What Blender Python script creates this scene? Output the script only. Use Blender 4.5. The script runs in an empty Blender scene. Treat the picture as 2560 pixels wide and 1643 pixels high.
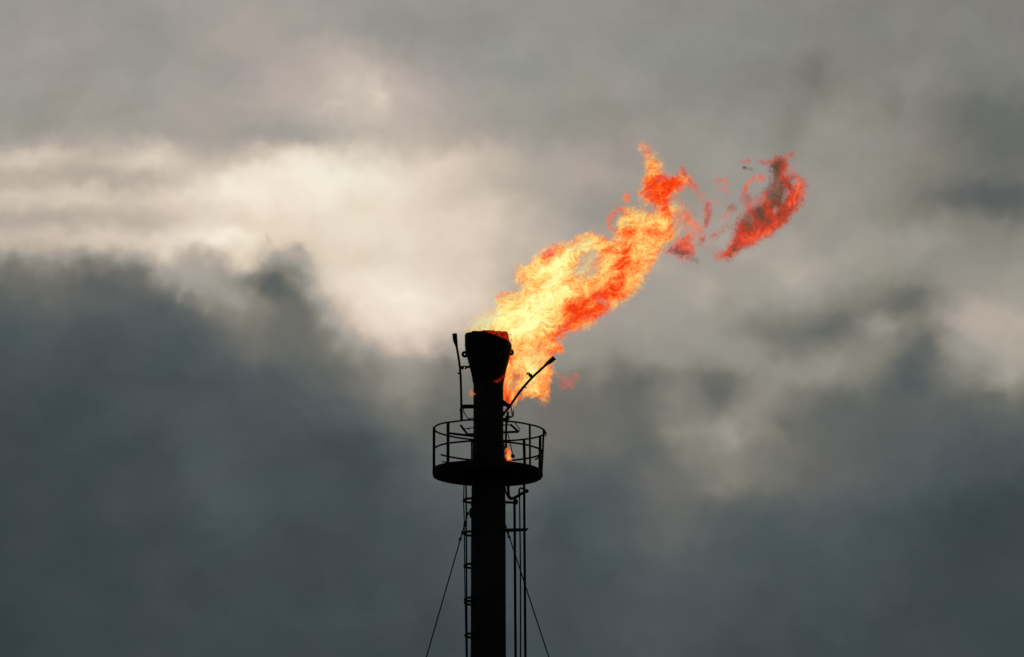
import bpy, math
import numpy as np
from mathutils import Vector

S = bpy.context.scene
COL = S.collection
TH = math.radians(11.2)          # camera pitch
D = 250.0                        # metres from camera to the stack
CX, CH = 0.59, 1.7
AX = D / math.cos(TH)            # distance along the axis to the plane of the stack
PX = 0.01                        # metres per photo pixel at the stack
CT, ST = math.cos(TH), math.sin(TH)

def W(px, py, y=0.0):
    """photo pixel + depth -> real world point (arrays allowed)"""
    r = (px - 1280.0) * PX
    u = (821.5 - py) * PX
    dy = CT * AX - ST * u
    dz = ST * AX + CT * u
    t = (y + D) / dy
    return CX + r * t, y, CH + dz * t

def P(px, py, y=0.0):
    a, b, c = W(px, py, y)
    return Vector((float(a), float(b), float(c)))

def Z(py, y=0.0):
    return P(1221, py, y).z

# ------------------------------------------------------------------ objects
def tag(o, label=None, cat=None, group=None, kind=None):
    if label: o['label'] = label
    if cat: o['category'] = cat
    if group: o['group'] = group
    if kind: o['kind'] = kind
    return o

def empty(name, loc=(0, 0, 0)):
    o = bpy.data.objects.new(name, None)
    o.location = loc
    o.empty_display_size = 0.2
    COL.objects.link(o)
    return o

class MB:
    def __init__(s):
        s.v, s.f = [], []
    def add(s, vs, fs):
        n = len(s.v)
        s.v += [tuple(v) for v in vs]
        s.f += [tuple(i + n for i in f) for f in fs]
    def tube(s, pts, r, seg=10, cap=True):
        pts = [Vector(p) for p in pts]
        n = len(pts)
        rs = [q_ * 1.14 for q_ in (r if isinstance(r, (list, tuple)) else [r] * n)]
        T = []
        for i in range(n):
            a = pts[max(i - 1, 0)]; b = pts[min(i + 1, n - 1)]
            T.append((b - a).normalized())
        ref = Vector((0, 1, 0)) if abs(T[0].y) < 0.9 else Vector((1, 0, 0))
        N = (ref - T[0] * ref.dot(T[0])).normalized()
        vs, fs = [], []
        for i in range(n):
            N = (N - T[i] * N.dot(T[i])).normalized()
            B = T[i].cross(N)
            for k in range(seg):
                a = 2 * math.pi * k / seg
                vs.append(pts[i] + (N * math.cos(a) + B * math.sin(a)) * rs[i])
        for i in range(n - 1):
            for k in range(seg):
                k2 = (k + 1) % seg
                fs.append((i * seg + k, i * seg + k2, (i + 1) * seg + k2, (i + 1) * seg + k))
        if cap:
            fs.append(tuple(range(seg))[::-1])
            fs.append(tuple((n - 1) * seg + k for k in range(seg)))
        s.add(vs, fs)
    def box(s, a, b, w, h, up=(0, 1, 0)):
        """bar from a to b, w = full size along up, h = the other"""
        a, b = Vector(a), Vector(b)
        t = (b - a).normalized(); up = Vector(up)
        n = (up - t * up.dot(t)).normalized(); c = t.cross(n)
        vs = []
        for p in (a, b):
            for i, j in ((-1, -1), (1, -1), (1, 1), (-1, 1)):
                vs.append(p + n * w / 2 * i + c * h / 2 * j)
        s.add(vs, [(3, 2, 1, 0), (4, 5, 6, 7), (0, 1, 5, 4), (1, 2, 6, 5), (2, 3, 7, 6), (3, 0, 4, 7)])
    def ball(s, c, r, seg=14, ring=8, sc=(1, 1, 1)):
        c = Vector(c); vs, fs = [], []
        for i in range(ring + 1):
            th = math.pi * i / ring
            for k in range(seg):
                a = 2 * math.pi * k / seg
                vs.append((c.x + r * sc[0] * math.sin(th) * math.cos(a), c.y + r * sc[1] * math.sin(th) * math.sin(a), c.z + r * sc[2] * math.cos(th)))
        for i in range(ring):
            for k in range(seg):
                k2 = (k + 1) % seg
                fs.append((i * seg + k, (i + 1) * seg + k, (i + 1) * seg + k2, i * seg + k2))
        s.add(vs, fs)
    def prism(s, outline, y0, y1):
        """outline: world (x,z) points, extruded between two depths"""
        n = len(outline)
        vs = [(x, y0, z) for x, z in outline] + [(x, y1, z) for x, z in outline]
        fs = [tuple(range(n)), tuple(range(2 * n - 1, n - 1, -1))]
        fs += [(i, i + n, (i + 1) % n + n, (i + 1) % n) for i in range(n)]
        s.add(vs, fs)
    def build(s, name, mat, parent=None, smooth=True):
        me = bpy.data.meshes.new(name)
        me.from_pydata(s.v, [], s.f)
        me.validate(); me.update()
        me.materials.append(mat)
        o = bpy.data.objects.new(name, me)
        COL.objects.link(o)
        if parent:
            o.parent = parent
            o.matrix_parent_inverse = parent.matrix_basis.inverted()
        if smooth and len(me.polygons):
            me.polygons.foreach_set('use_smooth', [True] * len(me.polygons))
            me.set_sharp_from_angle(angle=math.radians(40))
        return o

# ------------------------------------------------------------------ noise (numpy)
rng = np.random.RandomState(7)
PERM = np.concatenate([rng.permutation(512)] * 2)
GR = rng.rand(512) * 2 * np.pi
GX, GY = np.cos(GR), np.sin(GR)
def perlin(x, y, seed=0):
    xi = np.floor(x).astype(int); yi = np.floor(y).astype(int)
    xf = x - xi; yf = y - yi
    u = xf * xf * xf * (xf * (xf * 6 - 15) + 10); v = yf * yf * yf * (yf * (yf * 6 - 15) + 10)
    def g(ix, iy, dx, dy):
        h = PERM[(PERM[(ix + seed * 37) & 511] + iy + seed * 101) & 511]
        return GX[h] * dx + GY[h] * dy
    a = g(xi, yi, xf, yf); b = g(xi + 1, yi, xf - 1, yf)
    c = g(xi, yi + 1, xf, yf - 1); d = g(xi + 1, yi + 1, xf - 1, yf - 1)
    return ((a + (b - a) * u) * (1 - v) + (c + (d - c) * u) * v) * 1.5
def fbm(x, y, seed=0, oc=4, gain=0.5):
    s = 0; a = 1; t = 0
    for i in range(oc):
        s = s + a * perlin(x * 2 ** i, y * 2 ** i, seed + i * 5); t += a; a *= gain
    return s / t
def ridge(x, y, seed=0, oc=3):
    s = 0; a = 1; t = 0
    for i in range(oc):
        s = s + a * (1 - 2.2 * np.abs(perlin(x * 2 ** i, y * 2 ** i, seed + i * 3))); t += a; a *= 0.55
    return s / t
def sstep(a, b, x):
    t = np.clip((x - a) / (b - a), 0, 1); return t * t * (3 - 2 * t)

# ------------------------------------------------------------------ materials
def s2l(c):
    c = c / 255.0
    return c / 12.92 if c <= 0.04045 else ((c + 0.055) / 1.055) ** 2.4
def rgb(r, g, b, a=1.0): return (s2l(r), s2l(g), s2l(b), a)

def newmat(name):
    m = bpy.data.materials.new(name); m.use_nodes = True
    m.node_tree.nodes.clear()
    return m, m.node_tree.nodes, m.node_tree.links

def steel(name, c1, c2, rough=0.85, scale=6.0, metal=0.0):
    m, n, l = newmat(name)
    out = n.new('ShaderNodeOutputMaterial'); b = n.new('ShaderNodeBsdfPrincipled')
    tc = n.new('ShaderNodeTexCoord'); mp = n.new('ShaderNodeMapping'); no = n.new('ShaderNodeTexNoise')
    mp.inputs['Scale'].default_value = (1, 1, 0.35)
    no.inputs['Scale'].default_value = scale; no.inputs['Detail'].default_value = 8
    rp = n.new('ShaderNodeValToRGB')
    rp.color_ramp.elements[0].color = (*c1, 1); rp.color_ramp.elements[1].color = (*c2, 1)
    rp.color_ramp.elements[0].position = 0.35; rp.color_ramp.elements[1].position = 0.7
    bp = n.new('ShaderNodeBump'); bp.inputs['Strength'].default_value = 0.25; bp.inputs['Distance'].default_value = 0.01
    l.new(tc.outputs['Object'], mp.inputs['Vector']); l.new(mp.outputs[0], no.inputs['Vector'])
    l.new(no.outputs[0], rp.inputs[0]); l.new(rp.outputs[0], b.inputs['Base Color'])
    l.new(no.outputs[0], bp.inputs['Height']); l.new(bp.outputs[0], b.inputs['Normal'])
    b.inputs['Roughness'].default_value = rough; b.inputs['Metallic'].default_value = metal
    b.inputs['Specular IOR Level'].default_value = 0.05
    l.new(b.outputs[0], out.inputs[0])
    return m, n, l, b, rp

M_soot = steel('sooty_steel', (0.004, 0.004, 0.004), (0.012, 0.011, 0.010))[0]
M_pipe = steel('weathered_pipe_steel', (0.004, 0.004, 0.004), (0.016, 0.015, 0.013))[0]
M_shell = steel('stack_shell_paint', (0.010, 0.011, 0.009), (0.026, 0.027, 0.021), 0.8, 2.0)[0]

# heat-blackened tip whose metal glows where the fire licks it
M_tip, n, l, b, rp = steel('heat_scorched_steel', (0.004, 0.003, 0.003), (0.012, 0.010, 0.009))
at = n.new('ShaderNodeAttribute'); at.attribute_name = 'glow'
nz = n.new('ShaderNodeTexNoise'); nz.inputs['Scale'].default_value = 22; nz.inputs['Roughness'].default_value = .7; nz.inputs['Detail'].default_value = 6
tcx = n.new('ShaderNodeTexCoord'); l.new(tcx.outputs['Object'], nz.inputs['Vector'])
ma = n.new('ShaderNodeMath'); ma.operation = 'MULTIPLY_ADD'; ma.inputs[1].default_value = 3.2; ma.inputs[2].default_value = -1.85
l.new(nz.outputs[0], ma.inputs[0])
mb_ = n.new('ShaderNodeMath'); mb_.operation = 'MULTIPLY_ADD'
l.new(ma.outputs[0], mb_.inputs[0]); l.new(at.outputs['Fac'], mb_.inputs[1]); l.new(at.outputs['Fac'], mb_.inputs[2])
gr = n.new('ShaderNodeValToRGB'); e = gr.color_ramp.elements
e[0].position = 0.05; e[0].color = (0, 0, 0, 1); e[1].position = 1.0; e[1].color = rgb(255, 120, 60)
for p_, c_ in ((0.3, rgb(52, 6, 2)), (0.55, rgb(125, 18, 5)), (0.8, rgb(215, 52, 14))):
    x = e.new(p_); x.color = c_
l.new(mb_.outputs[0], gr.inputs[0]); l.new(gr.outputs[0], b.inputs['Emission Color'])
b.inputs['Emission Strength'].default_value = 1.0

def fire_mat(name, stops, speckle=0.08, scale=9.0, strength=1.05):
    m, n, l = newmat(name)
    out = n.new('ShaderNodeOutputMaterial'); mix = n.new('ShaderNodeMixShader')
    tr = n.new('ShaderNodeBsdfTransparent'); em = n.new('ShaderNodeEmission')
    h = n.new('ShaderNodeAttribute'); h.attribute_name = 'gas_temperature'
    a = n.new('ShaderNodeAttribute'); a.attribute_name = 'gas_cover'
    tc = n.new('ShaderNodeTexCoord'); no = n.new('ShaderNodeTexNoise')
    no.inputs['Scale'].default_value = scale; no.inputs['Detail'].default_value = 4; no.inputs['Roughness'].default_value = 0.65
    no.inputs['Distortion'].default_value = 0.6
    l.new(tc.outputs['Object'], no.inputs['Vector'])
    sub = n.new('ShaderNodeMath'); sub.operation = 'MULTIPLY_ADD'
    sub.inputs[1].default_value = speckle * 2; sub.inputs[2].default_value = -speckle
    l.new(no.outputs[0], sub.inputs[0])
    ad = n.new('ShaderNodeMath'); ad.operation = 'ADD'
    l.new(h.outputs['Fac'], ad.inputs[0]); l.new(sub.outputs[0], ad.inputs[1])
    rp = n.new('ShaderNodeValToRGB'); el = rp.color_ramp.elements
    el[0].position, el[0].color = stops[0]; el[1].position, el[1].color = stops[-1]
    for p_, c_ in stops[1:-1]:
        x = el.new(p_); x.color = c_
    l.new(ad.outputs[0], rp.inputs[0]); l.new(rp.outputs[0], em.inputs['Color'])
    em.inputs['Strength'].default_value = strength
    l.new(a.outputs['Fac'], mix.inputs[0]); l.new(tr.outputs[0], mix.inputs[1]); l.new(em.outputs[0], mix.inputs[2])
    l.new(mix.outputs[0], out.inputs[0])
    m.cycles.emission_sampling = 'NONE'
    return m
FIRE = [(0.0, rgb(78, 42, 28)), (0.12, rgb(130, 42, 20)), (0.24, rgb(222, 42, 4)), (0.36, rgb(255, 80, 16)), (0.48, rgb(255, 130, 55)),
        (0.60, rgb(255, 170, 84)), (0.72, rgb(255, 206, 112)), (0.86, rgb(255, 238, 146)), (1.0, rgb(255, 255, 176))]
M_fire = fire_mat('burning_gas', FIRE)
M_dull = fire_mat('sooty_fire', [(0.0, rgb(88, 58, 40)), (0.13, rgb(118, 56, 30)), (0.22, rgb(180, 48, 12)), (0.29, rgb(206, 46, 10)), (0.38, rgb(238, 80, 30)), (0.5, rgb(250, 122, 72)), (1.0, rgb(255, 190, 130))], 0.09)
M_smoke = fire_mat('soot_smoke', [(0.0, rgb(70, 66, 60)), (1.0, rgb(110, 96, 84))], 0.1, 2.0, 1.0)

# ------------------------------------------------------------------ fire sheets
def poly_sd(X, Y, poly):
    """signed distance, positive inside"""
    p = np.array(poly, float); q = np.roll(p, -1, 0)
    d = np.full(X.shape, 1e9); ins = np.zeros(X.shape, bool)
    for (ax, ay), (bx, by) in zip(p, q):
        ex, ey = bx - ax, by - ay
        t = np.clip(((X - ax) * ex + (Y - ay) * ey) / (ex * ex + ey * ey + 1e-9), 0, 1)
        d = np.minimum(d, np.hypot(X - ax - t * ex, Y - ay - t * ey))
        c = ((ay > Y) != (by > Y)) & (X < (bx - ax) * (Y - ay) / (by - ay + 1e-12) + ax)
        ins ^= c
    return np.where(ins, d, -d)
def blob(X, Y, x, y, rx, ry, deg=0):
    a = math.radians(deg); dx, dy = X - x, Y - y
    u = dx * math.cos(a) - dy * math.sin(a); v = dx * math.sin(a) + dy * math.cos(a)   # deg > 0: rising to the right
    return np.exp(-((u / rx) ** 2 + (v / ry) ** 2))

def fire(name, box, shapes, heat, holes=(), layers=4, step=2.5, depth=0.5, ycen=0.0, warp=1.0, rough=1.0,
         mat=None, parent=None, base=0.62, seed=1, speck=0.17, flow=35, cut=0.03, edge_cool=0.04, hmin=0.02, contrast=.22, halo=None, thin=0.0):
    """shapes: (polygon, softness px, opacity[, depth offset]); heat: (x,y,rx,ry,deg,amount)"""
    x0, y0, x1, y1 = box
    xs = np.arange(x0, x1 + .1, step); ys = np.arange(y0, y1 + .1, step)
    X, Y = np.meshgrid(xs, ys); nx, ny = len(xs), len(ys)
    V, F, H, A = [], [], [], []
    off = 0
    fa = math.radians(flow)
    cu_, cv_ = 30 * warp * fbm(X / 62, Y / 62, seed + 90, 3, .6), 30 * warp * fbm(X / 62, Y / 62, seed + 91, 3, .6)
    U = (X + cu_) * math.cos(fa) - (Y + cv_) * math.sin(fa); Vv = (X + cu_) * math.sin(fa) + (Y + cv_) * math.cos(fa)
    big = warp * 7 * fbm(X / 60, Y / 60, seed, 2); big2 = warp * 7 * fbm(X / 60 + 9, Y / 60, seed + 1, 2)
    mid = contrast * (fbm(U / 62 + 3, Vv / 30, seed + 60, 6, .78) - .9 * np.clip(ridge(U / 44 + big / 30, Vv / 22 + big2 / 30, seed + 66, 4) - .60, 0, 1))
    er0 = 0.9 * ridge(U / 26, Vv / 15, seed + 70, 4) - .4
    cwx = X + big + 36 * warp * fbm(X / 26, Y / 26, seed + 72, 5, .75); cwy = Y + big2 + 36 * warp * fbm(X / 26, Y / 26, seed + 73, 5, .75)
    veil = sstep(-.15, .45, fbm(X / 40, Y / 40, seed + 75, 4, .65))
    for k in range(layers):
        sd_ = seed * 13 + k * 29
        wx = X + big + warp * (13 * fbm(X / 30, Y / 30, sd_, 4, .72)); wy = Y + big2 + warp * (13 * fbm(X / 30, Y / 30, sd_ + 2, 4, .72))
        er = rough * (0.95 * ridge(U / 28, Vv / 15, sd_ + 4, 4) - 0.40 + 0.9 * fbm(X / 9, Y / 9, sd_ + 5, 2))
        a = np.zeros(X.shape); edge = np.zeros(X.shape)
        for sh in shapes:
            sd = poly_sd(wx, wy, sh[0])
            q = sd / sh[1] + 0.5 + er * 1.1 * np.exp(-np.clip(sd, 0, None) / (sh[1] * 2.6))
            aa = sstep(0, 1, q) * sh[2]
            a = np.maximum(a, aa); edge = np.maximum(edge, np.clip(sd / (sh[1] * 1.8), 0, 1) * sh[2])
        if halo: hsd = np.max([poly_sd(wx, wy, sh[0]) for sh in shapes], 0)
        for (hx, hy, rx, ry, dg, am) in holes:
            a = a * (1 - am * sstep(.2, .75, blob(.6 * cwx + .4 * wx, .6 * cwy + .4 * wy, hx, hy, rx, ry, dg) + .16 * er + .12 * er0))
        if halo: a = np.maximum(a, halo[1] * sstep(0, 1, hsd / halo[0] + .5 + .55 * (er0 + .5 * er)) * sstep(.1, .75, .5 + 1.4 * fbm(U / 30, Vv / 12, sd_ + 31, 4, .65)))
        if thin: a = a * (1 - thin * veil * (1.25 - edge))
        a = np.clip(a * (1 + 0.16 * fbm(X / 9, Y / 9, sd_ + 8, 2)), 0, 0.995)
        al = 1 - (1 - a) ** (1.0 / layers * 1.25)
        h = np.full(X.shape, base) - edge_cool * (1 - edge)
        hx_, hy_ = X + big * .6 + 22 * warp * fbm(X / 34, Y / 34, sd_ + 11, 5, .75), Y + big2 * .6 + 22 * warp * fbm(X / 34, Y / 34, sd_ + 12, 5, .75)
        for (bx, by, rx, ry, dg, am) in heat:
            h = h + am * blob(hx_, hy_, bx, by, rx, ry, dg)
        h = np.clip(h, hmin, 0.97)
        h = h + mid + speck * (1.8 * fbm(U / 38, Vv / 17, sd_ + 14, 5, .7) + .35 * fbm(X / 7.5, Y / 7.5, sd_ + 15, 2)) - 2.6 * speck * np.clip(ridge(U / 17, Vv / 9, sd_ + 17, 3) - .55, 0, 1) + .5 * speck * fbm(U / 10, Vv / 6, sd_ + 18, 2)
        f = (2 * k / max(layers - 1, 1) - 1)
        yy = ycen + f * depth * (0.35 + 0.65 * edge) + 0.10 * fbm(X / 40, Y / 40, sd_ + 20, 3)
        wxx, _, wz = W(X, Y, yy)
        V.append(np.stack([wxx, yy, wz], -1).reshape(-1, 3)); H.append(np.clip(h, max(hmin - .05, 0), 1).ravel()); A.append(al.ravel())
        on = al > cut
        cell = on[:-1, :-1] | on[1:, :-1] | on[:-1, 1:] | on[1:, 1:]
        iy, ix = np.nonzero(cell); i0 = off + iy * nx + ix
        F.append(np.stack([i0, i0 + nx, i0 + nx + 1, i0 + 1], -1)); off += nx * ny
    V = np.concatenate(V); H = np.concatenate(H); A = np.concatenate(A); F = np.concatenate(F)
    used = np.zeros(len(V), bool); used[F.ravel()] = True
    idx = np.cumsum(used) - 1
    V, H, A, F = V[used], H[used], A[used], idx[F]
    c0 = V.mean(0)
    me = bpy.data.meshes.new(name)
    me.vertices.add(len(V)); me.vertices.foreach_set('co', (V - c0).astype(np.float32).ravel())
    me.loops.add(F.size); me.loops.foreach_set('vertex_index', F.astype(np.int32).ravel())
    me.polygons.add(len(F)); me.polygons.foreach_set('loop_start', np.arange(0, F.size, 4, dtype=np.int32))
    me.polygons.foreach_set('loop_total', np.full(len(F), 4, np.int32))
    me.update(calc_edges=True)
    for nm, arr in (('gas_temperature', H), ('gas_cover', A)):
        t = me.attributes.new(nm, 'FLOAT', 'POINT'); t.data.foreach_set('value', arr.astype(np.float32))
    me.materials.append(mat or M_fire)
    o = bpy.data.objects.new(name, me); COL.objects.link(o)
    if parent:
        o.parent = parent; o.location = Vector(c0) - parent.location
    else:
        o.location = c0
    return o

MAIN = [(1172,826),(1180,812),(1194,800),(1216,783),(1240,776),(1243,742),(1262,737),(1290,738),(1303,726),(1316,716),(1300,712),(1290,690),
        (1292,674),(1306,668),(1324,662),(1336,646),(1356,633),(1380,618),(1414,607),(1440,599),(1470,588),(1500,590),(1524,592),(1544,598),
        (1541,568),(1550,552),(1562,528),(1583,527),(1599,528),(1612,523),(1628,536),(1641,536),(1646,520),(1626,510),(1610,500),(1604,482),
        (1609,455),(1618,438),(1616,410),(1610,385),(1603,364),(1612,362),(1630,388),(1650,413),(1654,438),(1676,441),(1702,442),(1716,452),(1704,470),
        (1697,486),(1690,502),(1703,520),(1712,546),(1706,580),(1676,602),(1656,613),(1640,636),(1630,655),(1617,684),(1600,706),(1582,735),
        (1562,752),(1544,758),(1520,776),(1494,796),(1468,818),(1430,826),(1400,838),(1380,850),(1300,870),(1262,860),(1250,846),(1200,838),(1176,832)]
LOBE = [(1240,846),(1300,840),(1388,847),(1403,860),(1406,874),(1384,880),(1380,895),(1380,915),(1376,949),(1368,968),(1372,985),(1350,990),
        (1314,991),(1293,1002),(1282,1012),(1262,1004),(1240,980),(1240,900)]
flame = empty('flame', P(1240, 830, 0.05))
tag(flame, 'large bright yellow and orange flame streaming right from the top of the stack', 'flame')
heat_main = [
    (1300,820,75,32,10,.30),(1335,775,60,50,30,.26),(1375,700,60,48,40,.27),(1290,790,60,28,35,.16),(1405,672,36,36,20,.16),(1430,628,60,18,20,.14),
    (1400,735,45,25,20,.12),(1450,800,40,8,25,-.1),(1530,650,55,14,40,.12),(1600,560,45,25,10,.12),(1610,640,30,40,50,.10),(1575,535,30,18,0,.1),
    (1490,610,40,14,10,.06),(1250,760,22,16,30,.14),(1205,800,60,26,20,.30),
    (1372,636,26,8,28,-.36),(1372,654,7,13,-20,-.36),(1342,727,11,8,20,-.26),(1358,708,6,10,0,-.15),(1250,745,9,6,0,-.12),(1302,762,8,7,0,-.2),
    (1468,752,56,15,18,-.32),(1528,722,36,12,32,-.36),(1450,772,32,18,20,-.30),(1500,760,60,24,30,-.17),(1550,700,16,30,-10,-.24),
    (1430,800,60,22,30,-.20),(1395,838,26,8,40,-.22),(1415,812,18,12,30,-.16),(1480,795,50,10,30,-.12),
    (1565,628,16,26,-10,-.36),(1550,660,26,14,30,-.28),(1576,582,16,9,-10,-.42),(1622,580,26,9,-20,-.30),(1590,600,20,10,0,-.15),(1590,670,12,20,0,-.22),
    (1640,472,34,27,0,-.46),(1672,452,34,16,-10,-.30),(1664,520,15,24,-20,-.34),(1645,490,30,15,0,-.2),(1620,380,14,26,0,-.12),(1636,425,16,13,0,.12),
    (1690,470,20,20,0,-.15),(1700,540,16,30,-20,-.10),
    (1462,700,36,22,0,-.06),(1498,752,24,9,20,-.12)]
heat_main = [t[:5] + (t[5] * (.78 if t[5] < 0 else .80),) for t in heat_main]
fire('flame_body', (1140, 340, 1760, 900), [(MAIN, 17, 0.97)], heat_main,
     holes=[(1455,660,30,13,45,.95),(1478,640,16,16,20,.9),(1476,684,12,16,-30,.85),(1468,668,46,34,40,.35),(1450,615,44,16,20,.3),(1502,753,16,8,20,.55),(1466,662,26,24,40,.3),
            (1524,588,9,12,0,.6),(1568,560,7,7,0,.6),(1705,555,30,46,0,.62),(1690,500,20,26,0,.4),(1185,798,60,34,0,.62),(1232,775,25,25,0,.25),(1535,765,40,10,35,.35),(1462,815,40,9,25,.3),
            (1625,375,20,30,0,.35),(1690,500,14,22,0,.3)],
     layers=4, depth=0.45, ycen=0.05, base=0.64, seed=3, parent=flame, step=2.0, hmin=.33, contrast=.5, edge_cool=.05, halo=(44, .46), thin=.30)
heat_lobe = [(1310,900,30,60,10,.10),(1320,925,16,40,0,.12),(1300,860,40,16,0,.10),(1345,965,28,18,0,.08),(1285,945,14,30,0,-.10),(1270,990,16,20,0,-.16),(1400,870,10,12,0,-.16)]
fire('flame_skirt', (1236, 830, 1440, 1030), [(LOBE, 9, 0.93), ([(1345,985),(1368,985),(1366,1004),(1352,1000)], 8, .6)], heat_lobe,
     holes=[(1286,948,10,16,0,.7),(1300,985,10,12,40,.8),(1275,965,7,10,0,.6),(1382,915,10,14,0,.5),(1345,900,40,50,0,.12)],
     layers=4, depth=0.25, ycen=0.45, base=0.63, seed=8, parent=flame, speck=.2, flow=70, halo=(34, .4), edge_cool=.10, step=2.0, rough=1.2, contrast=.4)
def ell(x, y, rx, ry, deg=0, n=14):
    a = math.radians(deg)
    return [(x + rx * math.cos(t) * math.cos(a) + ry * math.sin(t) * math.sin(a), y - rx * math.cos(t) * math.sin(a) + ry * math.sin(t) * math.cos(a))
            for t in [2 * math.pi * i / n for i in range(n)]]
def wisp(box, shapes, heat, seed, base=.42, **kw):
    box = (box[0] - 14, box[1] - 14, box[2] + 14, box[3] + 14); shapes = [(a_, b_ * 1.5, c_) for a_, b_, c_ in shapes]
    return fire('wisp', box, shapes, heat, mat=M_dull if base < .35 else M_fire, step=1.8, rough=.7, layers=3, depth=.12, base=base, seed=seed, parent=flame, edge_cool=.03, **kw)
# loose rags of fire trailing off the flame
wisp((1650,570,1770,670), [([(1668,631),(1690,612),(1700,600),(1725,585),(1729,611),(1732,640),(1722,648),(1700,645),(1686,636)], 12, .72)], [(1698,632,30,9,-15,-.22),(1712,600,14,12,0,.04)], 21, base=.36)
wisp((1555,470,1580,520), [(ell(1567,494,8,15), 7, .7)], [], 22, base=.5)
wisp((1505,510,1570,580), [([(1524,530),(1545,518),(1566,520),(1566,528),(1545,528),(1530,545),(1530,575),(1518,570),(1518,545)], 8, .5)], [], 23, base=.47)
wisp((1710,540,1770,580), [([(1712,530),(1726,546),(1752,566),(1748,574),(1728,560),(1712,550)], 9, .55)], [], 24, base=.42)
wisp((1755,490,1800,600), [([(1764,510),(1775,505),(1781,530),(1778,552),(1764,566),(1758,562),(1768,540)], 9, .6)], [(1765,558,8,10,0,-.2)], 25, base=.34)
wisp((1735,575,1800,625), [([(1744,612),(1750,590),(1760,585),(1756,600),(1748,612)], 6, .55), (ell(1785,585,12,3,20), 5, .35)], [(1757,590,5,6,0,-.2)], 26, base=.3)
wisp((1705,405,1760,490), [([(1698,445),(1704,420),(1714,414),(1722,440),(1736,462),(1746,472),(1730,472),(1716,458)], 9, .6)], [(1710,435,5,10,0,-.1)], 27, base=.38)
wisp((1700,500,1780,620), [([(1700,510),(1720,520),(1735,550),(1760,570),(1752,600),(1725,590),(1712,560)], 26, .30)], [], 71, base=.44)
wisp((1770,560,1850,660), [([(1775,590),(1800,575),(1830,560),(1828,566),(1800,584),(1780,598)], 12, .26), (ell(1790,632,30,10,-10), 20, .14)], [], 72, base=.3)
wisp((1720,460,1830,560), [([(1730,470),(1750,482),(1775,500),(1800,500),(1798,508),(1772,510),(1748,495)], 14, .20), (ell(1815,540,16,8,50), 12, .22)], [], 73, base=.4)
wisp((1395,930,1455,990), [(ell(1420,957,20,13,20), 18, .26), (ell(1402,944,9,6), 10, .2), (ell(1436,940,7,8), 8, .2)], [], 28, base=.42)
wisp((1710,640,1770,670), [(ell(1735,648,18,6,-20), 9, .3)], [], 29, base=.2)

# ---- the torn-off puff further down wind
puff = empty('flame', P(1910, 560, 0.1))
tag(puff, 'dark red torn-off scrap of flame with brown soot, right of the main flame', 'flame')
PUFF = [(1826,644),(1812,640),(1828,606),(1838,580),(1850,550),(1866,524),(1890,496),(1918,470),(1930,436),(1926,410),(1940,398),(1962,396),(1968,410),
        (1974,428),(1990,430),(2006,450),(2010,498),(1998,514),(1980,532),(1966,556),(1947,575),(1909,593),(1883,608),(1853,624)]
fire('flame_body', (1760, 350, 2040, 675), [(PUFF, 20, .86)],
     [(1942,425,14,30,-10,-.16),(1932,485,15,30,30,-.22),(1905,540,11,30,40,-.18),(1950,470,10,26,20,-.16),(1915,580,36,12,28,.07),(1940,560,20,10,20,.05),(1842,618,12,22,40,-.06),(1900,590,50,9,28,.10),(1968,520,30,9,50,.06),
      (1998,468,9,26,0,.17),(1992,500,9,16,20,.05),(2002,450,9,16,0,.12),(1872,560,12,34,30,-.05),(1880,590,30,8,30,.04),(1958,545,10,22,40,-.10),(1890,500,20,20,0,.02)],
     holes=[(1940,526,13,8,10,.6),(1962,495,9,22,-15,.5),(1988,455,12,14,0,.7),(1888,498,26,24,40,.5),(1975,430,18,18,0,.5),(1925,470,40,30,40,.22),(1870,545,14,26,40,.25)],
     layers=4, depth=.25, ycen=.1, base=.245, seed=31, parent=puff, mat=M_dull, step=2.0, rough=.55, speck=.05, flow=50, edge_cool=-.01, contrast=.30, halo=(44, .30))

def pwisp(box, shapes, heat, seed, base=.36):
    box = (box[0] - 12, box[1] - 12, box[2] + 12, box[3] + 12); shapes = [(a_, b_ * 1.4, c_) for a_, b_, c_ in shapes]
    return fire('wisp', box, shapes, heat, layers=3, depth=.1, base=base, seed=seed, parent=puff, mat=M_dull, rough=.7, edge_cool=.02, speck=.1)
pwisp((1850,425,1925,500), [([(1858,480),(1864,460),(1880,445),(1896,436),(1912,446),(1908,454),(1892,446),(1876,456),(1868,475),(1862,488)], 7, .6)], [(1866,470,6,8,0,-.15)], 41, .42)
pwisp((1840,390,1885,415), [(ell(1864,404,16,3,3), 5, .4)], [], 42, .3)
pwisp((1848,412,1885,430), [(ell(1862,420,9,3.4,-25), 4, .8), (ell(1874,423,7,2.5,0), 4, .4)], [], 43, .08)
pwisp((1895,395,1940,415), [(ell(1914,405,16,3.5,3), 5, .55)], [], 44, .3)
pwisp((1955,370,2000,400), [([(1960,398),(1974,384),(1986,378),(1984,388),(1970,396)], 7, .5)], [], 45, .34)
pwisp((1780,435,1835,490), [([(1790,452),(1800,442),(1818,444),(1826,456),(1818,460),(1802,452),(1794,460)], 7, .38), (ell(1808,472,16,9), 12, .2)], [], 46, .42)
pwisp((1812,495,1850,545), [(ell(1829,518,7,12,60), 8, .42)], [], 47, .22)
pwisp((1780,620,1835,655), [(ell(1806,638,20,9,10), 10, .42)], [], 48, .38)
pwisp((1845,478,1895,535), [(ell(1868,500,14,20,30), 12, .4)], [(1870,492,8,8,0,-.2)], 49, .34)

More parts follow.
